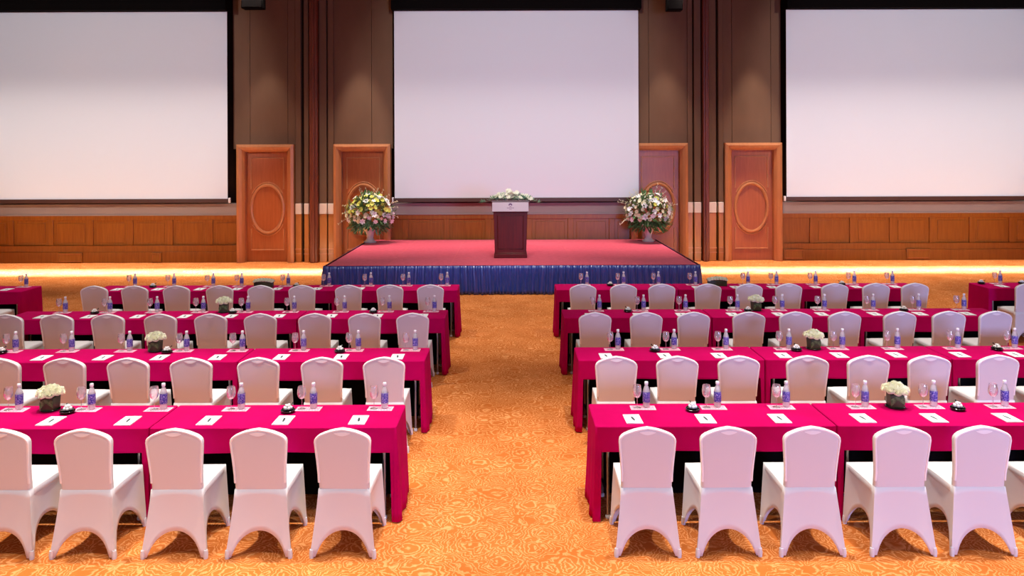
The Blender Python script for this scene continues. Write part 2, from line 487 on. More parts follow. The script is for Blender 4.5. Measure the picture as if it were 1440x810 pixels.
# ------------------------------------------------------------------ flowers
def petal_flower(n=6, r=.07, cup=.5, w=.35):
    mb = MB()
    for k in range(n):
        a = 2*PI*k/n
        d = Vector((math.cos(a), math.sin(a), 0)); t = Vector((-d.y, d.x, 0)); b = len(mb.v)
        for s_, ww, hh in ((.05, .05, 0), (.45, 1, .25*cup), (.8, .75, .42*cup), (1.05, .02, .35*cup)):
            for q in (-1, 0, 1):
                mb.v.append(tuple(d*r*s_+t*q*ww*w*r*.8+Vector((0, 0, hh*r+(.08*r if q else 0)))))
        for j in range(3):
            for i in range(2): mb.f.append((b+j*3+i, b+j*3+i+1, b+j*3+4+i, b+j*3+3+i))
    return mb
def rose_mesh(r=.03):
    mb = MB()
    for lay, (rr, hh, n) in enumerate([(1, .25, 6), (.78, .55, 5), (.5, .8, 4), (.22, 1, 3)]):
        for k in range(n):
            a0 = 2*PI*(k+.37*lay)/n; rows = []
            for j in range(4):
                t = j/3; row = []
                for i in range(4):
                    a = a0+(i/3-.5)*2*PI/n*1.35
                    rad = r*rr*(.35+.75*math.sin(t*PI*.62)); row.append((rad*math.cos(a), rad*math.sin(a), -r*.5+t*r*(.5+hh*.75)*(1-.12*abs(i-1.5))))
                rows.append(row)
            mb.grid(rows)
    return mb
def align(d):
    return Vector(d).to_track_quat('Z', 'Y').to_matrix().to_4x4()
def leaf_mesh(l=.12, w=.03):
    mb = MB()
    mb.v = [(0, 0, 0), (w/2, 0, l*.35), (0, -w*.12, l*.4), (-w/2, 0, l*.35), (w*.35, .01, l*.75), (0, 0, l*.75), (-w*.35, .01, l*.75), (0, .02, l)]
    mb.f = [(0, 1, 2), (0, 2, 3), (1, 4, 5, 2), (2, 5, 6, 3), (4, 7, 5), (5, 7, 6)]
    return mb

def urn_arrangement(loc, seed, rx, rz, cz, label, ny, skirtmat):
    rg = random.Random(seed)
    root = empty('floral_arrangement', (loc[0], loc[1], loc[2]+.002))
    MB().lathe([(.15, 0), (.17, .03), (.12, .06), (.085, .12), (.10, .22), (.17, .36), (.22, .44), (.20, .46)], 24).build('urn', M_urn, root)
    # foliage core, one leafy mass
    lf = leaf_mesh(.17, .06); mb = MB()
    for k in range(680):
        u = rg.uniform(-.75, 1); a = rg.uniform(0, 2*PI); q = math.sqrt(max(0, 1-u*u))
        d = Vector((q*math.cos(a), q*math.sin(a), u)); rr = rg.uniform(.45, .98)
        p = Vector((d.x*rx*rr, d.y*rx*rr*(.45 if d.y > 0 else 1), cz+d.z*rz*rr))
        dd = (d+Vector((rg.uniform(-.6, .6), rg.uniform(-.6, .6), rg.uniform(-.6, .3)))).normalized()
        mb.add(lf, Matrix.Translation(p) @ align(dd))
    f = mb.build('foliage', M_leaf, root, smooth=False); f['kind'] = 'stuff'
    # drooping paler leaves round the lower rim
    lf2 = leaf_mesh(.26, .055); mb = MB()
    for k in range(170):
        a = rg.uniform(0, 2*PI); zz = rg.uniform(-.62, -.15)
        d = Vector((math.cos(a), math.sin(a), 0)); p = Vector((d.x*rx*.55, d.y*rx*(.2 if d.y > 0 else .55), cz+zz*rz)); d.y = min(d.y, .3)
        dd = (d*rg.uniform(.5, 1)+Vector((rg.uniform(-.4, .4), rg.uniform(-.4, .4), -rg.uniform(0, .8)))).normalized()
        mb.add(lf2, Matrix.Translation(p) @ align(dd))
    f = mb.build('drooping_leaves', skirtmat, root, smooth=False); f['kind'] = 'stuff'
    # blossoms, each its own part
    protos = []
    for nm, mm, me_ in (('lily_bloom', M_petalw, petal_flower(6, .078, .7, .42)), ('cream_bloom', M_petal, petal_flower(8, .060, .5, .42)), ('yellow_bloom', M_petaly, petal_flower(9, .066, .6, .38))):
        protos.append((nm, me_.build(nm, mm, root)))
    used = set(); pts = []; tries = 0
    while len(pts) < 98 and tries < 9000:
        tries += 1
        u = rg.uniform(-.30, 1); a = rg.uniform(0, 2*PI); q = math.sqrt(max(0, 1-u*u))
        d = Vector((q*math.cos(a), q*math.sin(a), u))
        rr = rg.uniform(.84, 1.03); p = Vector((d.x*rx*rr, d.y*rx*rr, cz+d.z*rz*rr))
        if p.y > .12: continue
        if all((p-o_).length > .098 for o_, _ in pts): pts.append((p, d))
    for i, (p, d) in enumerate(pts):
        r_ = rg.random(); k = 2 if (r_ < ny and d.z > .1) else (1 if r_ < .62 else 0)
        src = protos[k][1]
        if k in used: ob = src.copy(); COL.objects.link(ob); ob.parent = root
        else: ob = src; used.add(k)
        dd = (d+Vector((rg.uniform(-.35, .35), rg.uniform(-.35, .35)-.25, rg.uniform(-.2, .4)))).normalized()
        ob.matrix_local = Matrix.Translation(p) @ align(dd) @ Matrix.Rotation(rg.uniform(0, 6), 4, 'Z') @ Matrix.Scale(rg.uniform(.8, 1.15), 4)
    for i in range(3):
        if i not in used: bpy.data.objects.remove(protos[i][1])
    # thin flowering sprays sticking out past the dome
    for k in range(14):
        a = R(rg.uniform(-12, 192)); d = Vector((math.cos(a), rg.uniform(-.5, 0), math.sin(a))).normalized()
        p0 = Vector((d.x*rx*.6, d.y*rx*.6, cz+d.z*rz*.6)); pp = []; l = rg.uniform(.34, .52)
        for j in range(6):
            t = j/5; pp.append(p0+d*l*t+Vector((0, 0, -.16*t*t*(1-d.z))))
        tw = MB(); tw.tube(pp, .003, 5)
        bud = MB().lathe([(.002, -.014), (.008, -.005), (.009, .005), (.002, .016)], 6)
        for j in (2, 3, 4, 5): 
            for q in (-1, 1):
                o2 = Vector((rg.uniform(-.02, .02), rg.uniform(-.02, .02), q*.012))
                tw.add(bud, Matrix.Translation(pp[j]+o2))
        tw.build('flower_spray', M_petal, root)
    tag(root, label, 'flower arrangement', 'two urns of flowers at the back of the stage')
    return root
urn_arrangement((lateral(521, 20.35, .6), 20.30, SH), 5, .61, .55, .74, 'big flower dome with yellow blooms in an urn, left end of stage', .50, M_leafpale)
urn_arrangement((lateral(911, 20.35, .6), 20.30, SH), 11, .60, .55, .74, 'big cream flower dome in a white urn, right end of stage', .08, M_leaf)

# lectern garland
gx, gy, gz = lx, ly+.16, SH+1.2525
gar = empty('lectern_garland', (gx, gy, gz))
rg = random.Random(4); mb = MB(); lf = leaf_mesh(.12, .03)
for k in range(260):
    x = rg.gauss(0, .26); x = max(-.60, min(.60, x)); e = 1-abs(x)/.66
    p = Vector((x, rg.uniform(-.14, .12), (.02+rg.uniform(0, .13)*e) if abs(x) < .42 else -.00-.05*(abs(x)-.42)/.18+.02))
    dd = Vector((math.copysign(.8, x)+rg.uniform(-.5, .5), rg.uniform(-.6, .6), rg.uniform(-.1, .6))).normalized()
    if abs(x) < .44: dd.z = abs(dd.z)
    mb.add(lf, Matrix.Translation(p) @ align(dd))
f = mb.build('garland_leaves', M_leafpale, gar, smooth=False); f['kind'] = 'stuff'
fp = petal_flower(7, .062, .6, .46).build('garland_bloom', M_rose, gar); first = True
for k in range(54):
    x = max(-.5, min(.5, rg.gauss(0, .2))); e = max(0, 1-abs(x)/.55)
    ob = fp if first else fp.copy()
    if not first: COL.objects.link(ob); ob.parent = gar
    first = False
    d = Vector((x*1.2+rg.uniform(-.3, .3), -.7+rg.uniform(-.4, .6), .6+rg.uniform(0, .6))).normalized()
    ob.matrix_local = Matrix.Translation((x, rg.uniform(-.17, .08), .055+.20*e*rg.random())) @ align(d) @ Matrix.Rotation(rg.uniform(0, 6), 4, 'Z') @ Matrix.Scale(rg.uniform(.7, 1.1), 4)
tag(gar, 'low spray of white flowers and leaves lying on top of the lectern', 'flower arrangement')

# ------------------------------------------------------------------ banquet chair
def outline(z):
    """half width of the back cover at height z"""
    P = [(0, .245), (.05, .232), (.12, .222), (.22, .208), (.34, .193), (.47, .183), (.58, .184), (.68, .190), (.76, .197), (.83, .202), (.85, .198), (.866, .187), (.881, .168), (.896, .135), (.910, .098), (.921, .055), (.930, 0)]
    for (a, b), (c, d) in zip(P[:-1], P[1:]):
        if a <= z <= c: return b+(d-b)*(z-a)/(c-a)
    return 0
def back_y(z):            # rear face of the chair: leans back at the top, legs splay back at the floor
    if z > .47: return .06-.06*((z-.47)/.46)
    return .06-.06*((.47-z)/.47)**1.2
def make_chair():
    root = empty('banquet_chair')
    # backrest: rounded slab lofted through inset outlines
    zs = [.47, .52, .58, .64, .70, .76, .80, .83, .85, .866, .881, .896, .910, .921, .9275, .930]
    loop = [(outline(z), z) for z in zs] + [(-outline(z), z) for z in reversed(zs[:-1])]
    cen = (0, .68); th = .055; rr = .022
    rows = []
    for ins, dy in ((.05, .0), (.022, .0), (.010, .004), (.003, .011), (0, .022), (0, .034), (.004, .046), (.015, .054), (.05, .056)):
        row = []
        for x, z in loop:
            if z < .6:
                d = Vector((x*(1-ins/max(abs(x), .05)), z-cen[1]))
            else:
                d = Vector((x-cen[0], z-cen[1])); l = d.length; d = d*(1-ins/l)
            zz = cen[1]+d.y
            row.append((d.x, back_y(zz)+dy-.0, zz))
        rows.append(row)
    mb = MB(); b = mb.grid(rows, wrap=True); n = len(loop)
    mb.f.append(tuple(range(b, b+n))); mb.f.append(tuple(b+(len(rows)-1)*n+i for i in reversed(range(n))))
    mb.build('backrest', M_chair, root)
    # seam piping round the back panel, whitened to paint the top-lit rim
    pp = [(x*.972, back_y(z)+.006, .68+(z-.68)*.972) for x, z in loop if z > .5]
    MB().tube(pp, .0095, 6).build('lit_rim_piping', M_pipe, root)
    # crescent hand hold under the cover at the top
    hh = MB(); pts = []
    for i in range(17):
        t = i/16; x = -.058+.116*t; pts.append((x, back_y(.89)-.001, .893-.016*math.sin(PI*t)))
    for i in range(17):
        t = 1-i/16; x = -.058+.116*t; pts.append((x, back_y(.9)-.001, .897+.008*math.sin(PI*t)))
    hh.v = pts; hh.f = [tuple(range(len(pts)))]
    hh.build('hand_hold', M_pipe, root, smooth=False, solid=.004)
    # seat cushion, domed and rounded
    SW, S0, S1 = .190, .075, .52
    rows = []
    def rrect(w, y0, y1, r, n=5):
        out = []
        for cx, cy, a0 in ((w-r, y1-r, 0), (-w+r, y1-r, 90), (-w+r, y0+r, 180), (w-r, y0+r, 270)):
            for i in range(n+1):
                a = R(a0+90*i/n); out.append((cx+r*math.cos(a), cy+r*math.sin(a)))
        return out
    for ins, z in ((.012, .415), (0, .43), (0, .455), (.006, .472), (.02, .482), (.05, .487), (.10, .490)):
        rows.append([(x, y, z) for x, y in rrect(SW-ins, S0+ins*.6, S1-ins, .045)])
    mb = MB(); b = mb.grid(rows, wrap=True); n = len(rows[0])
    mb.f.append(tuple(b+i for i in reversed(range(n)))); mb.f.append(tuple(b+(len(rows)-1)*n+i for i in range(n)))
    mb.build('seat', M_chair, root)
    # stretched skirt with an arch on each side
    NS = 24; NZ = 9; cols = []
    top = [(-.183, .06), (.183, .06), (.188, .515), (-.188, .515)]
    bot = [(-.235, .005), (.235, .005), (.215, .525), (-.215, .525)]
    arch = [.175, .20, .16, .20]; rows = [[] for _ in range(NZ)]
    for sd in range(4):
        a, b2 = top[sd], top[(sd+1) % 4]; c, d = bot[sd], bot[(sd+1) % 4]
        nx, ny = [(0, -1), (1, 0), (0, 1), (-1, 0)][sd]
        for i in range(NS):
            u = i/NS; v = (u-.5)*2
            hgt = arch[sd]*math.sqrt(max(0, 1-(v/.80)**2)) if abs(v) < .80 else 0
            for j in range(NZ):
                t = j/(NZ-1); z = .475*(1-t)+(hgt+.012)*t
                k = 1-z/.475
                ke = k**(1.2 if sd == 0 else 1.0)
                uu = u
                xx = (a[0]+(b2[0]-a[0])*uu)*(1-ke)+(c[0]+(d[0]-c[0])*uu)*ke
                yy = (a[1]+(b2[1]-a[1])*uu)*(1-ke)+(c[1]+(d[1]-c[1])*uu)*ke
                pull = .035*math.sin(PI*min(1, k*1.0))*(1-v*v)+.02*k*(1-v*v)
                rows[j].append((xx-nx*pull, yy-ny*pull*(.3 if sd == 0 else 1), z))
    mb = MB(); mb.grid(rows, wrap=True)
    mb.build('cover_skirt', M_chair, root, solid=.004)
    for x, y in bot:
        MB().lathe([(.010, 0), (.016, .0), (.018, .03), (.014, .06)], 10, (x*.955, y+(.013 if y < .3 else -.013), 0)).build('foot_cap', M_foot, root)
    return root
CH = Kind(make_chair)

# ------------------------------------------------------------------ tables and cloths
TD = .55
def make_table(L):
    root = empty('folding_table')
    MB().box(.03, L-.03, .03, TD-.03, .715, .742).build('tabletop', M_black, root, bevel=.004)
    MB().box(.05, L-.05, TD-.055, TD-.045, .012, .715).build('shade_backing', M_black, root, smooth=False)  # added black sheet, deepening the shade under the cloth
    for x in (.10, L-.10):
        for y in (.07, TD-.09):
            lg = MB().tube([(x, y, .016), (x, y, .716)], .0125, 8).build('leg', M_greymetal, root)
            MB().lathe([(.012, 0), (.018, .002), (.02, .02), (.013, .03)], 10, (x, y, 0)).build('leg_tip', M_foot, lg)
    for x in (.10, L-.10):
        MB().tube([(x, .07, .15), (x, TD-.09, .15)], .009, 6).build('crossbar', M_darkmetal, root)
    return root
def make_cloth(L, seed, outer=0):
    rg = random.Random(seed); ph = [rg.uniform(0, 6.28) for _ in range(6)]
    # perimeter samples, counter-clockwise from the front-left corner
    per = []
    def seg(x0, y0, x1, y1, nx, ny, n, side):
        for i in range(n):
            t = i/n; per.append((x0+(x1-x0)*t, y0+(y1-y0)*t, nx, ny, side, t))
    c = .015
    def corner(cx, cy, a0, side):
        for i in range(4):
            a = R(a0+90*(i+.5)/4); per.append((cx+c*math.cos(a), cy+c*math.sin(a), math.cos(a), math.sin(a), side, .5))
    ret = .032
    seg(c, 0, ret, 0, 0, -1, 4, 'ret'); seg(ret, 0, ret+.012, 0, 0, -1, 1, 'ret')
    seg(ret+.012, 0, L-ret-.012, 0, 0, -1, 70, 'front'); seg(L-ret-.012, 0, L-ret, 0, 0, -1, 1, 'front')
    seg(L-ret, 0, L-c, 0, 0, -1, 4, 'ret')
    corner(L-c, c, 270, 'corner')
    seg(L, c, L, TD-c, 1, 0, 26, 'end'); corner(L-c, TD-c, 0, 'corner')
    seg(L-c, TD, c, TD, 0, 1, 60, 'rear'); corner(c, TD-c, 90, 'corner')
    seg(0, TD-c, 0, c, -1, 0, 26, 'end'); corner(c, c, 180, 'corner')
    rows = []
    rows.append([(x-nx*.012, y-ny*.012, .7515) for x, y, nx, ny, s_, t in per])
    rows.append([(x-nx*.003, y-ny*.003, .7495) for x, y, nx, ny, s_, t in per])
    NJ = 12
    for j in range(NJ):
        q = j/(NJ-1); row = []
        for i, (x, y, nx, ny, s_, t) in enumerate(per):
            drop = .19+.004*math.sin(x*5+ph[0]) if s_ == 'front' else .735
            d = q*drop; k = d/.735
            off = 0
            fl = 1.0 if (nx > 0) == (outer > 0) and outer else .10
            if s_ == 'end': off = .001+fl*(.002+.030*k+.010*k*math.sin(y*26+ph[1]+1.2*math.sin(y*9))+.004*k*math.sin(y*55+ph[2]))
            elif s_ == 'rear': off = .002+.012*k+.010*k*math.sin(x*15+ph[3]+1.5*math.sin(x*4))
            elif s_ in ('ret', 'corner'): off = .001+(.030*k if abs(nx) > .7 else .012*k)*(1.0 if outer and (nx > 0) == (outer > 0) else .12)
            else: off = .003+.006*k*math.sin(x*11+ph[4])+.004*k
            row.append((x+nx*off, y+ny*off, .745-d))
        rows.append(row)
    mb = MB(); b = mb.grid(rows, wrap=True); n = len(per)
    mb.f.append(tuple(range(b, b+n)))
    return mb
CLOTHS = {}
TABLES = {}
rear = {1: 6.57, 2: 8.52, 3: 10.62, 4: 12.73}
ROWN = {1: 'front', 2: 'second', 3: 'third', 4: 'back'}
ORD = ['first', 'second', 'third', 'fourth', 'fifth', 'sixth', 'seventh', 'eighth', 'ninth', 'tenth']
def put_table(x0, row, L, seed, lab_t, lab_c, grp, outer=0):
    y0 = rear[row]-TD; key = round(L, 3)
    if key not in TABLES: TABLES[key] = Kind(lambda: make_table(L))
    TABLES[key].put((x0, y0, 0), 0, lab_t, 'table', grp)
    o = make_cloth(L, seed, outer).build('tablecloth', M_cloth, solid=.003, loc=(x0, y0, 0))
    tag(o, lab_c, 'tablecloth', 'crimson tablecloths')
aisleL = {1: -.92, 2: -.92, 3: -.893, 4: -.88}
aisleR = {1: .65, 2: .686, 3: .68, 4: .70}
PITCH = 1.943; TL = 1.928
nL = {1: 2, 2: 3, 3: 3, 4: 3}
sd = 1
for r in (1, 2, 3, 4):
    for k in range(nL[r]):
        sd += 1
        where = ['beside the centre aisle', 'second from the centre aisle', 'third from the centre aisle'][k]
        put_table(aisleL[r]-TL-k*PITCH, r, TL, sd, 'black folding table under the cloth, %s row left of aisle, %s' % (ROWN[r], where),
                  'crimson tablecloth in the %s row left of the aisle, %s' % (ROWN[r], where), 'folding tables under the crimson cloths', 1 if k == 0 else (-1 if k == 2 else 0))
        sd += 1
        p = PITCH if r > 1 else 1.90
        put_table(aisleR[r]+k*p, r, TL if r > 1 else 1.885, sd, 'black folding table under the cloth, %s row right of aisle, %s' % (ROWN[r], where),
                  'crimson tablecloth in the %s row right of the aisle, %s' % (ROWN[r], where), 'folding tables under the crimson cloths', -1 if k == 0 else (1 if k == 2 else 0))
put_table(-7.80-TL, 4, TL, 91, 'black folding table at the far left edge, separate from the rows', 'crimson tablecloth at the far left edge, separate from the long rows', 'folding tables under the crimson cloths', 1)
put_table(7.56, 4, TL, 92, 'black folding table at the far right edge, separate from the rows', 'crimson tablecloth at the far right edge, separate from the long rows', 'folding tables under the crimson cloths', -1)

chY = {1: 5.48, 2: 7.43, 3: 9.53, 4: 11.64}
chairs = {
 ('left', 1): [480.5, 362, 243, 114, -2],
 ('left', 2): [539.5, 452, 362, 267, 178, 88, -4],
 ('left', 3): [580, 512, 442, 365, 295, 224, 150, 78, 7],
 ('left', 4): [605, 548, 489.5, 424, 366, 308, 247, 188, 131],
 ('right', 1): [911, 1025.5, 1143.5, 1271.5, 1384.5, 1516],
 ('right', 2): [867, 953, 1040, 1137, 1223, 1309, 1406, 1500],
 ('right', 3): [837, 909, 976, 1054, 1120, 1189, 1267, 1336, 1402],
 ('right', 4): [820, 877, 931, 996, 1054, 1110, 1175, 1233, 1288]}
rg = random.Random(21)
for (side, r), xs in chairs.items():
    for k, px in enumerate(xs):
        D = chY[r]; x = lateral(px, D, .93)
        CH.put((x, D, 0), R(rg.uniform(-1.6, 1.6)), 'white covered banquet chair, %s row, %s side, %s from the centre aisle' % (ROWN[r], side, ORD[k]),
               'chair', 'white covered chairs in the %s row, %s of the aisle' % (ROWN[r], side))
CH.put((lateral(-27, 11.67, .93), 11.67, 0), R(2), 'white covered chair at the separate table on the far left edge', 'chair', 'chairs at the separate side tables')
CH.put((lateral(1449, 11.62, .93), 11.62, 0), R(-2), 'white covered chair at the separate table on the far right edge', 'chair', 'chairs at the separate side tables')

# ------------------------------------------------------------------ table settings
def make_bottle():
    root = empty('water_bottle')
    MB().lathe([(.022, 0), (.029, .006), (.030, .03), (.028, .05), (.030, .07), (.030, .125), (.028, .14), (.018, .172), (.0125, .182), (.0125, .196)], 14).build('bottle_body', M_bottle, root)
    MB().lathe([(.0308, .046), (.0312, .049), (.0312, .128), (.0308, .131)], 16, cap=False).build('bottle_label', M_label, root)
    MB().lathe([(.0145, .190), (.0155, .192), (.0155, .212), (.013, .215)], 12).build('bottle_cap', M_cap, root)
    return root
def make_goblet():
    root = empty('wine_glass')
    MB().lathe([(.004, .083), (.018, .088), (.032, .105), (.038, .130), (.037, .155), (.031, .190), (.0300, .190), (.0355, .155), (.0365, .130), (.0305, .106), (.016, .091), (.001, .087)], 16, cap=False).build('glass_bowl', M_glass, root)
    MB().lathe([(.004, .084), (.0035, .06), (.0035, .02), (.006, .006)], 8).build('glass_stem', M_glass, root)
    MB().lathe([(.006, .007), (.03, .003), (.034, .001), (.034, 0)], 16).build('glass_foot', M_glass, root)
    return root
def make_mat():
    root = empty('paper_mat')
    MB().box(-.105, .105, -.055, .055, 0, .0012).build('mat_sheet', M_mat, root, smooth=False)
    mb = MB(); rr = random.Random(2)
    for j in range(3):
        x = -.085
        while x < .08:
            w = rr.uniform(.008, .02); mb.box(x, x+w, -.035+j*.028, -.035+j*.028+.010, .0012, .0016); x += w+.008
    mb.build('mat_print', M_matink, root, smooth=False)
    return root
def make_pad():
    root = empty('notepad')
    MB().box(-.066, .066, -.103, .103, 0, .006).build('pad_sheets', M_paper, root, smooth=False)
    mb = MB()
    pts = [(-.012, .044), (.002, .046), (.010, .010), (.013, -.040), (.001, -.046), (-.008, -.006)]
    mb.v = [(x, y, .0062) for x, y in pts]+[(x, y, .0068) for x, y in pts]
    n = 6; mb.f = [tuple(range(n-1, -1, -1)), tuple(range(n, 2*n))]+[(i, (i+1) % n, n+(i+1) % n, n+i) for i in range(n)]
    mb.build('printed_mark', M_ink, root, smooth=False)
    return root
def make_dish():
    root = empty('mint_dish')
    MB().lathe([(.030, 0), (.034, .003), (.054, .010), (.060, .020), (.058, .022), (.050, .014), (.028, .008), (.001, .008)], 20, cap=False).build('dish', M_blackdish, root)
    MB().lathe([(.024, .008), (.034, .016), (.048, .030), (.050, .034), (.046, .033), (.002, .030)], 18, cap=False).build('inner_bowl', M_blackdish, root)
    m = MB().lathe([(.002, -.011), (.010, -.008), (.013, 0), (.010, .008), (.002, .011)], 8).build('mint', M_white, root)
    rr = random.Random(8); spots = [(0, 0, .050)]+[(.026*math.cos(a), .026*math.sin(a), .040) for a in [i*PI/3 for i in range(6)]]+[(.013*math.cos(a), .013*math.sin(a), .058) for a in (0, 2.1, 4.2)]
    for i, p in enumerate(spots):
        o_ = m if i == 0 else m.copy()
        if i: COL.objects.link(o_); o_.parent = root
        o_.location = p
    MB().tube([(.03, 0, .035), (.052, .006, .055), (.066, .008, .062)], [.003, .004, .007], 6).build('tongs', M_darkmetal, root)
    return root
def make_centre():
    root = empty('table_flowers')
    MB().lathe([(.055, 0), (.070, .003), (.078, .010), (.076, .012), (.06, .006), (.001, .006)], 24, cap=False).build('saucer', M_blackdish, root)
    v = frustum(.105, .112, .105, .112, .008, .115, -.054)
    v.build('cube_vase', M_vase, root, bevel=.006)
    # wrapped leaf crossing the front of the vase
    lw = MB(); lw.v = [(-.056, -.0585, .02), (.0, -.060, .075), (.056, -.0585, .035), (.056, -.0585, .095), (-.01, -.060, .106), (-.056, -.0585, .08)]; lw.f = [(0, 1, 4, 5), (1, 2, 3, 4)]
    lw.build('leaf_wrap', M_leaf, root, smooth=False, solid=.002)
    rs = rose_mesh(.036).build('rose', M_rose, root); rr = random.Random(5); i = 0
    for ring, (n, rad, z, tl) in enumerate([(1, 0, .195, 0), (6, .045, .183, .45), (10, .083, .158, .95)]):
        for k in range(n):
            a = 2*PI*k/n+ring*.4
            o_ = rs if i == 0 else rs.copy()
            if i: COL.objects.link(o_); o_.parent = root
            i += 1
            d = Vector((math.cos(a)*tl, math.sin(a)*tl, 1)).normalized()
            o_.matrix_local = Matrix.Translation((rad*math.cos(a), rad*math.sin(a), z+rr.uniform(-.006, .006))) @ align(d) @ Matrix.Rotation(rr.uniform(0, 6), 4, 'Z')
    lf = leaf_mesh(.07, .035); mb = MB()
    for k in range(14):
        a = 2*PI*k/14; d = Vector((math.cos(a), math.sin(a), .25)).normalized()
        mb.add(lf, Matrix.Translation((.03*math.cos(a), .03*math.sin(a), .118)) @ align(d))
    mb.build('leaf_collar', M_leaf, root, smooth=False)
    return root
def make_long():
    root = empty('long_table_flowers')
    MB().box(-.15, .15, -.045, .045, 0, .09).build('trough_vase', M_vase, root, bevel=.006)
    rs = rose_mesh(.032).build('rose', M_rose, root); rr = random.Random(9); i = 0
    for a in range(7):
        for b in range(3):
            o_ = rs if i == 0 else rs.copy()
            if i: COL.objects.link(o_); o_.parent = root
            i += 1
            o_.matrix_local = Matrix.Translation((-.135+.045*a, -.04+.04*b, .105+.018*math.sin(PI*a/6)+(.012 if b == 1 else 0))) @ align((.3*(a-3)/3, .4*(b-1), 1)) @ Matrix.Rotation(rr.uniform(0, 6), 4, 'Z')
    return root
KB, KG, KM, KP, KD, KC, KL = [Kind(f) for f in (make_bottle, make_goblet, make_mat, make_pad, make_dish, make_centre, make_long)]
TZ = .7535
S = {
 ('left', 1): dict(b=[541, 441, 339.5, 230, 129, 27], g=[526, 424.5, 325, 217, 114.5, 12], m=[535, 434, 332, 223, 122, 20], p=[504.5, 399, 294, 180, 72], d=[405, 95], c=[71]),
 ('left', 2): dict(b=[584, 504, 427, 341, 262.5, 182.5, 101, 22], g=[571, 491, 415, 327.5, 252, 170.5, 89.5, 9], m=None, p=[559, 480, 396, 306, 225, 145, 59], d=[478, 235, 2], c=[219]),
 ('left', 3): dict(b=[611, 547.7, 484.7, 414, 349, 286, 221, 154.7, 92], g=[601.5, 537.8, 474, 403.7, 339.5, 275.5, 211, 147, 83], m=None, p=[594.5, 530.7, 465.8, 392.6, 324.7, 259.7, 193.6, 125, 59], d=[525, 327, 133], c=[315]),
 ('left', 4): dict(b=[629, 575, 521.7, 463, 405.6, 340, 300, 245, 190], g=[620.4, 566.8, 513, 455, 397.5, 333, 291.6, 236, 181.5], m=None, p=[558, 506, 446, 390, 333, 281, 222, 165], d=[417, 215], c=[]),
 ('right', 1): dict(b=[909, 1009, 1105.6, 1216.5, 1313, 1413], g=[896, 993.6, 1092, 1203, 1298, 1396.5], m=[904, 1003, 1098.5, 1211, 1307, 1406], p=[890, 992, 1096, 1213, 1313, 1416], d=[974, 1347], c=[1259]),
 ('right', 2): dict(b=[869, 948, 1021, 1109.5, 1184.5, 1262, 1347, 1427], g=[858, 936.5, 1009.6, 1096, 1172, 1247.5, 1336, 1416], m=None, p=[852, 934.7, 1011, 1101, 1180, 1260, 1349.5, 1427.5], d=[921, 1120, 1402], c=[1144]),
 ('right', 3): dict(b=[843, 905, 964, 1037, 1100, 1159.5, 1228, 1292, 1355.7], g=[833.5, 896, 955, 1026.7, 1090, 1149.6, 1219, 1283, 1345], m=None, p=[830, 897.5, 958, 1030, 1095, 1155.5, 1230, 1293.6, 1360], d=[883, 1052, 1271], c=[1063]),
 ('right', 4): dict(b=[825.5, 877, 926, 978, 1052, 1092, 1147, 1201.5, 1255], g=[817, 868.7, 918.8, 970, 1044.5, 1084, 1139, 1193, 1247], m=None, p=[980, 1034, 1086, 1147, 1204, 1259], d=[858, 1184], c=[]),
}
rg = random.Random(31)
for (side, r), s_ in S.items():
    y1 = rear[r]
    yb, yg, ym, yp, yd, yc = y1-.10, y1-.115, y1-.115, y1-.40, y1-.20, y1-.12
    wh = '%s row, %s side, ' % (ROWN[r], side)
    place = lambda px, y, dz=0: (lateral(px, y, TZ), y, TZ+dz)
    for k, px in enumerate(s_['b']):
        mx = s_['m'][k] if s_['m'] else (px+s_['g'][k])/2
        KM.put(place(mx, ym), R(rg.uniform(-2, 2)), 'pale pink paper mat under bottle and glass, %s%s from the aisle' % (wh, ORD[k]), 'place mat', 'paper mats on the %s row, %s of the aisle' % (ROWN[r], side))
        KB.put(place(px, yb, .0018), R(rg.uniform(0, 360)), 'clear water bottle with blue label, %s%s from the aisle' % (wh, ORD[k]), 'bottle', 'water bottles on the %s row, %s of the aisle' % (ROWN[r], side))
    for k, px in enumerate(s_['g']):
        KG.put(place(px, yg, .0018), 0, 'clear stemmed wine glass beside a bottle, %s%s from the aisle' % (wh, ORD[k]), 'glass', 'wine glasses on the %s row, %s of the aisle' % (ROWN[r], side))
    for k, px in enumerate(s_['p']):
        KP.put(place(px, yp, .0006), R(rg.uniform(-1.5, 1.5)), 'white notepad with a small dark printed mark, %s%s from the aisle' % (wh, ORD[k]), 'notepad', 'notepads on the %s row, %s of the aisle' % (ROWN[r], side))
    for k, px in enumerate(s_['d']):
        KD.put(place(px, yd, .0006), R(rg.uniform(60, 120)), 'black dish of white mints, %s%s dish from the aisle' % (wh, ORD[k]), 'dish', 'dishes of mints on the tables')
    for k, px in enumerate(s_['c']):
        KC.put(place(px, yc, .0006), R(rg.uniform(-8, 8)), 'cube vase of cream roses on a black saucer, %s row, %s side' % (ROWN[r], side), 'flower arrangement', 'cube vases of cream roses on the tables')
KL.put((lateral(371, 12.5, TZ), 12.5, TZ), 0, 'long dark trough of cream roses on the back row left of the stage', 'flower arrangement', 'dark troughs of roses on the back row')
KL.put((lateral(1008.5, 12.5, TZ), 12.5, TZ), 0, 'long dark trough of cream roses on the back row right of the stage', 'flower arrangement', 'dark troughs of roses on the back row')
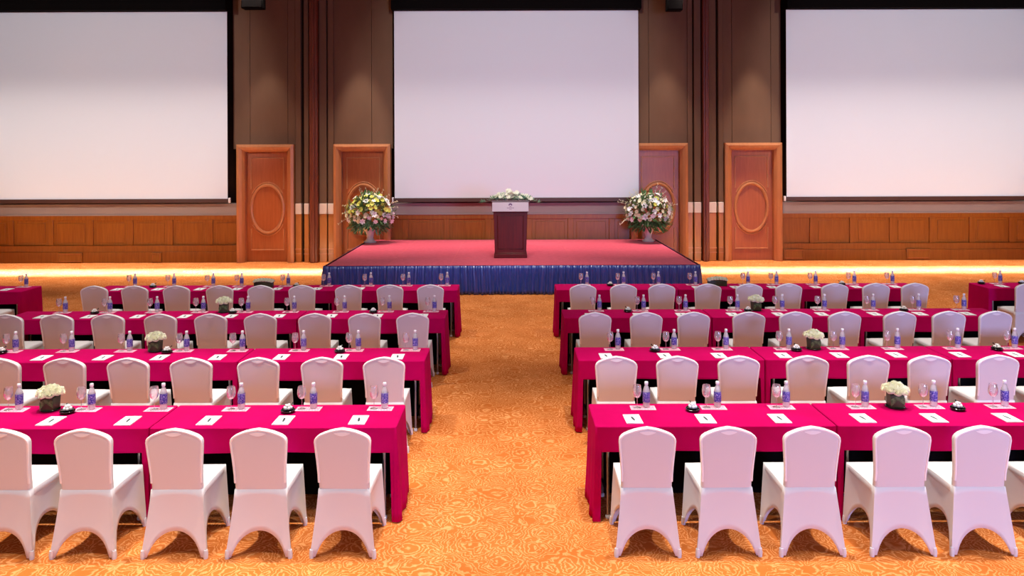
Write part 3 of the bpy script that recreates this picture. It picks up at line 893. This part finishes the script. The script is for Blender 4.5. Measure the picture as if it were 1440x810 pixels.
for side, mx, b, g, p, d in (('left', 33, 37, 29.5, 9, None), ('right', 1402.5, 1406.5, 1398.5, 1409, 1380)):
    y1 = rear[4]; P_ = lambda px, y, dz=0: (lateral(px, y, TZ), y, TZ+dz)
    KM.put(P_(mx, y1-.115), 0, 'pale pink paper mat on the separate far %s table' % side, 'place mat', 'paper mats on the side tables')
    KB.put(P_(b, y1-.10, .0018), 0, 'clear water bottle with blue label on the separate far %s table' % side, 'bottle', 'bottles on the side tables')
    KG.put(P_(g, y1-.115, .0018), 0, 'clear stemmed wine glass on the separate far %s table' % side, 'glass', 'glasses on the side tables')
    KP.put(P_(p, y1-.38, .0006), 0, 'white notepad on the separate far %s table' % side, 'notepad', 'notepads on the side tables')
    if d: KD.put(P_(d, y1-.145, .0006), 0, 'black dish of white mints on the separate far right table', 'dish', 'dishes of mints on the tables')
KD.put((lateral(1437, 12.55, TZ), 12.55, TZ+.0006), .3, 'black dish of mints at the right photo edge on the separate table', 'dish', 'dishes of mints on the tables')

# ------------------------------------------------------------------ lights
def spot(x, y, z, tx_, ty_, tz_, P, col=(1, .96, .92), cone=60, blend=.6, rad=.12):
    d = bpy.data.lights.new('spot_lamp', 'SPOT'); d.energy = P; d.color = col; d.spot_size = R(cone); d.spot_blend = blend; d.shadow_soft_size = rad
    o = bpy.data.objects.new('spot_lamp', d); COL.objects.link(o); o.location = (x, y, z)
    o.rotation_euler = (Vector((tx_, ty_, tz_))-Vector((x, y, z))).to_track_quat('-Z', 'Y').to_euler()
    return o
def area(x, y, z, tx_, ty_, tz_, sx, sy, P, col, spread=180):
    d = bpy.data.lights.new('area_lamp', 'AREA'); d.shape = 'RECTANGLE'; d.size = sx; d.size_y = sy; d.energy = P; d.color = col; d.spread = R(spread)
    o = bpy.data.objects.new('area_lamp', d); COL.objects.link(o); o.location = (x, y, z)
    o.rotation_euler = (Vector((tx_, ty_, tz_))-Vector((x, y, z))).to_track_quat('-Z', 'Y').to_euler()
    return o
WARM = (1, .95, .88)
# downlights over the rows; ones nearest the camera added to bounce light onto chairs
for x, y, P in ((-4.2, 5.9, 1300), (-1.4, 5.8, 1300), (0.0, 4.6, 480), (1.6, 5.8, 1200), (4.2, 5.9, 1300),
                (-3.6, 8.4, 980), (3.9, 8.5, 780), (-7, 8.4, 480), (7, 8.4, 480),
                (-3.5, 12.6, 600), (3.6, 12.6, 600), (-7.3, 13.4, 900), (7.0, 14.6, 1250), (0, 14.2, 1050), (-.1, 9.6, 260), (-4.2, 3.4, 800), (4.2, 3.4, 600), (-1, 3.0, 500)):
    spot(x, y, 7.3, x, y, 0, P, WARM, cone=62, blend=.7)
# linear cove downlights washing the floor and wall foot in front of the end wall
for x0, x1, P in ((-15, -4.2, 230), (4.2, 15, 230), (-4.0, 4.0, 110)):
    area((x0+x1)/2, 19.6, 7.4, (x0+x1)/2, 19.6, 0, x1-x0, .2, P, (1, .90, .80), spread=50)
for x0, x1 in ((-15, -4.3), (4.3, 15)):
    area((x0+x1)/2, 19.2, 7.4, (x0+x1)/2, 19.2, 0, x1-x0, .12, 360, (.45, .70, 1), spread=12)
# added spots brightening the three screens; no such fitting is known
for x in (-10.9, .12, 10.7):
    spot(x, 8.0, 7.4, x, SD, 4.7, 2750, (.96, .97, 1), cone=42, blend=.5, rad=.2)
# added spots to light lectern and skirt at the stage front
spot(-2, 9.5, 7.4, -1.6, 17, .5, 800, (1, .93, .9), cone=34, blend=.6)
spot(2, 9.5, 7.4, 1.6, 17, .5, 800, (1, .93, .9), cone=34, blend=.6)
# added wide fill panel at the ceiling, softening the overhead light
area(0, 6, 7.5, 0, 6, 0, 26, 18, 560, (1, .93, .86))
# daylight from the entrance behind the camera, bluish, stronger on the right
area(7.5, -8.5, 2.2, 6.0, 8, .8, 3.5, 2.4, 430, (.36, .45, 1), spread=90)
# wall-washers scalloping the brown boards between the screens
for px in (378, 508, 936, 1058):
    spot(X(px), 19.8, 7.4, X(px), WD, 3.0, 620, (1, .90, .80), cone=29, blend=.8, rad=.08)
# warm wall-washers at the pilasters
for px in (443, 991):
    spot(X(px), 19.3, .05, X(px), WD, .9, 30, (1, .75, .5), cone=80, rad=.05)
w = bpy.data.worlds.new('World'); scn.world = w; w.use_nodes = True
bg = w.node_tree.nodes['Background']; bg.inputs[0].default_value = (.88, .76, .88, 1); bg.inputs[1].default_value = .30

# ------------------------------------------------------------------ camera
cd = bpy.data.cameras.new('camera'); cam = bpy.data.objects.new('camera', cd); COL.objects.link(cam)
cam.location = (0, 0, H); cam.rotation_euler = (R(90), ROLL, 0)
cd.sensor_fit = 'HORIZONTAL'; cd.sensor_width = 36; cd.lens = F*36/1440
cd.shift_y = -(405-220)/1440; cd.shift_x = 0
cd.clip_end = 100
scn.camera = cam
vs = scn.view_settings
vs.view_transform = 'Standard'; vs.look = 'None'; vs.exposure = 0; vs.gamma = 1
try: vs.use_curve_mapping = False
except Exception: pass
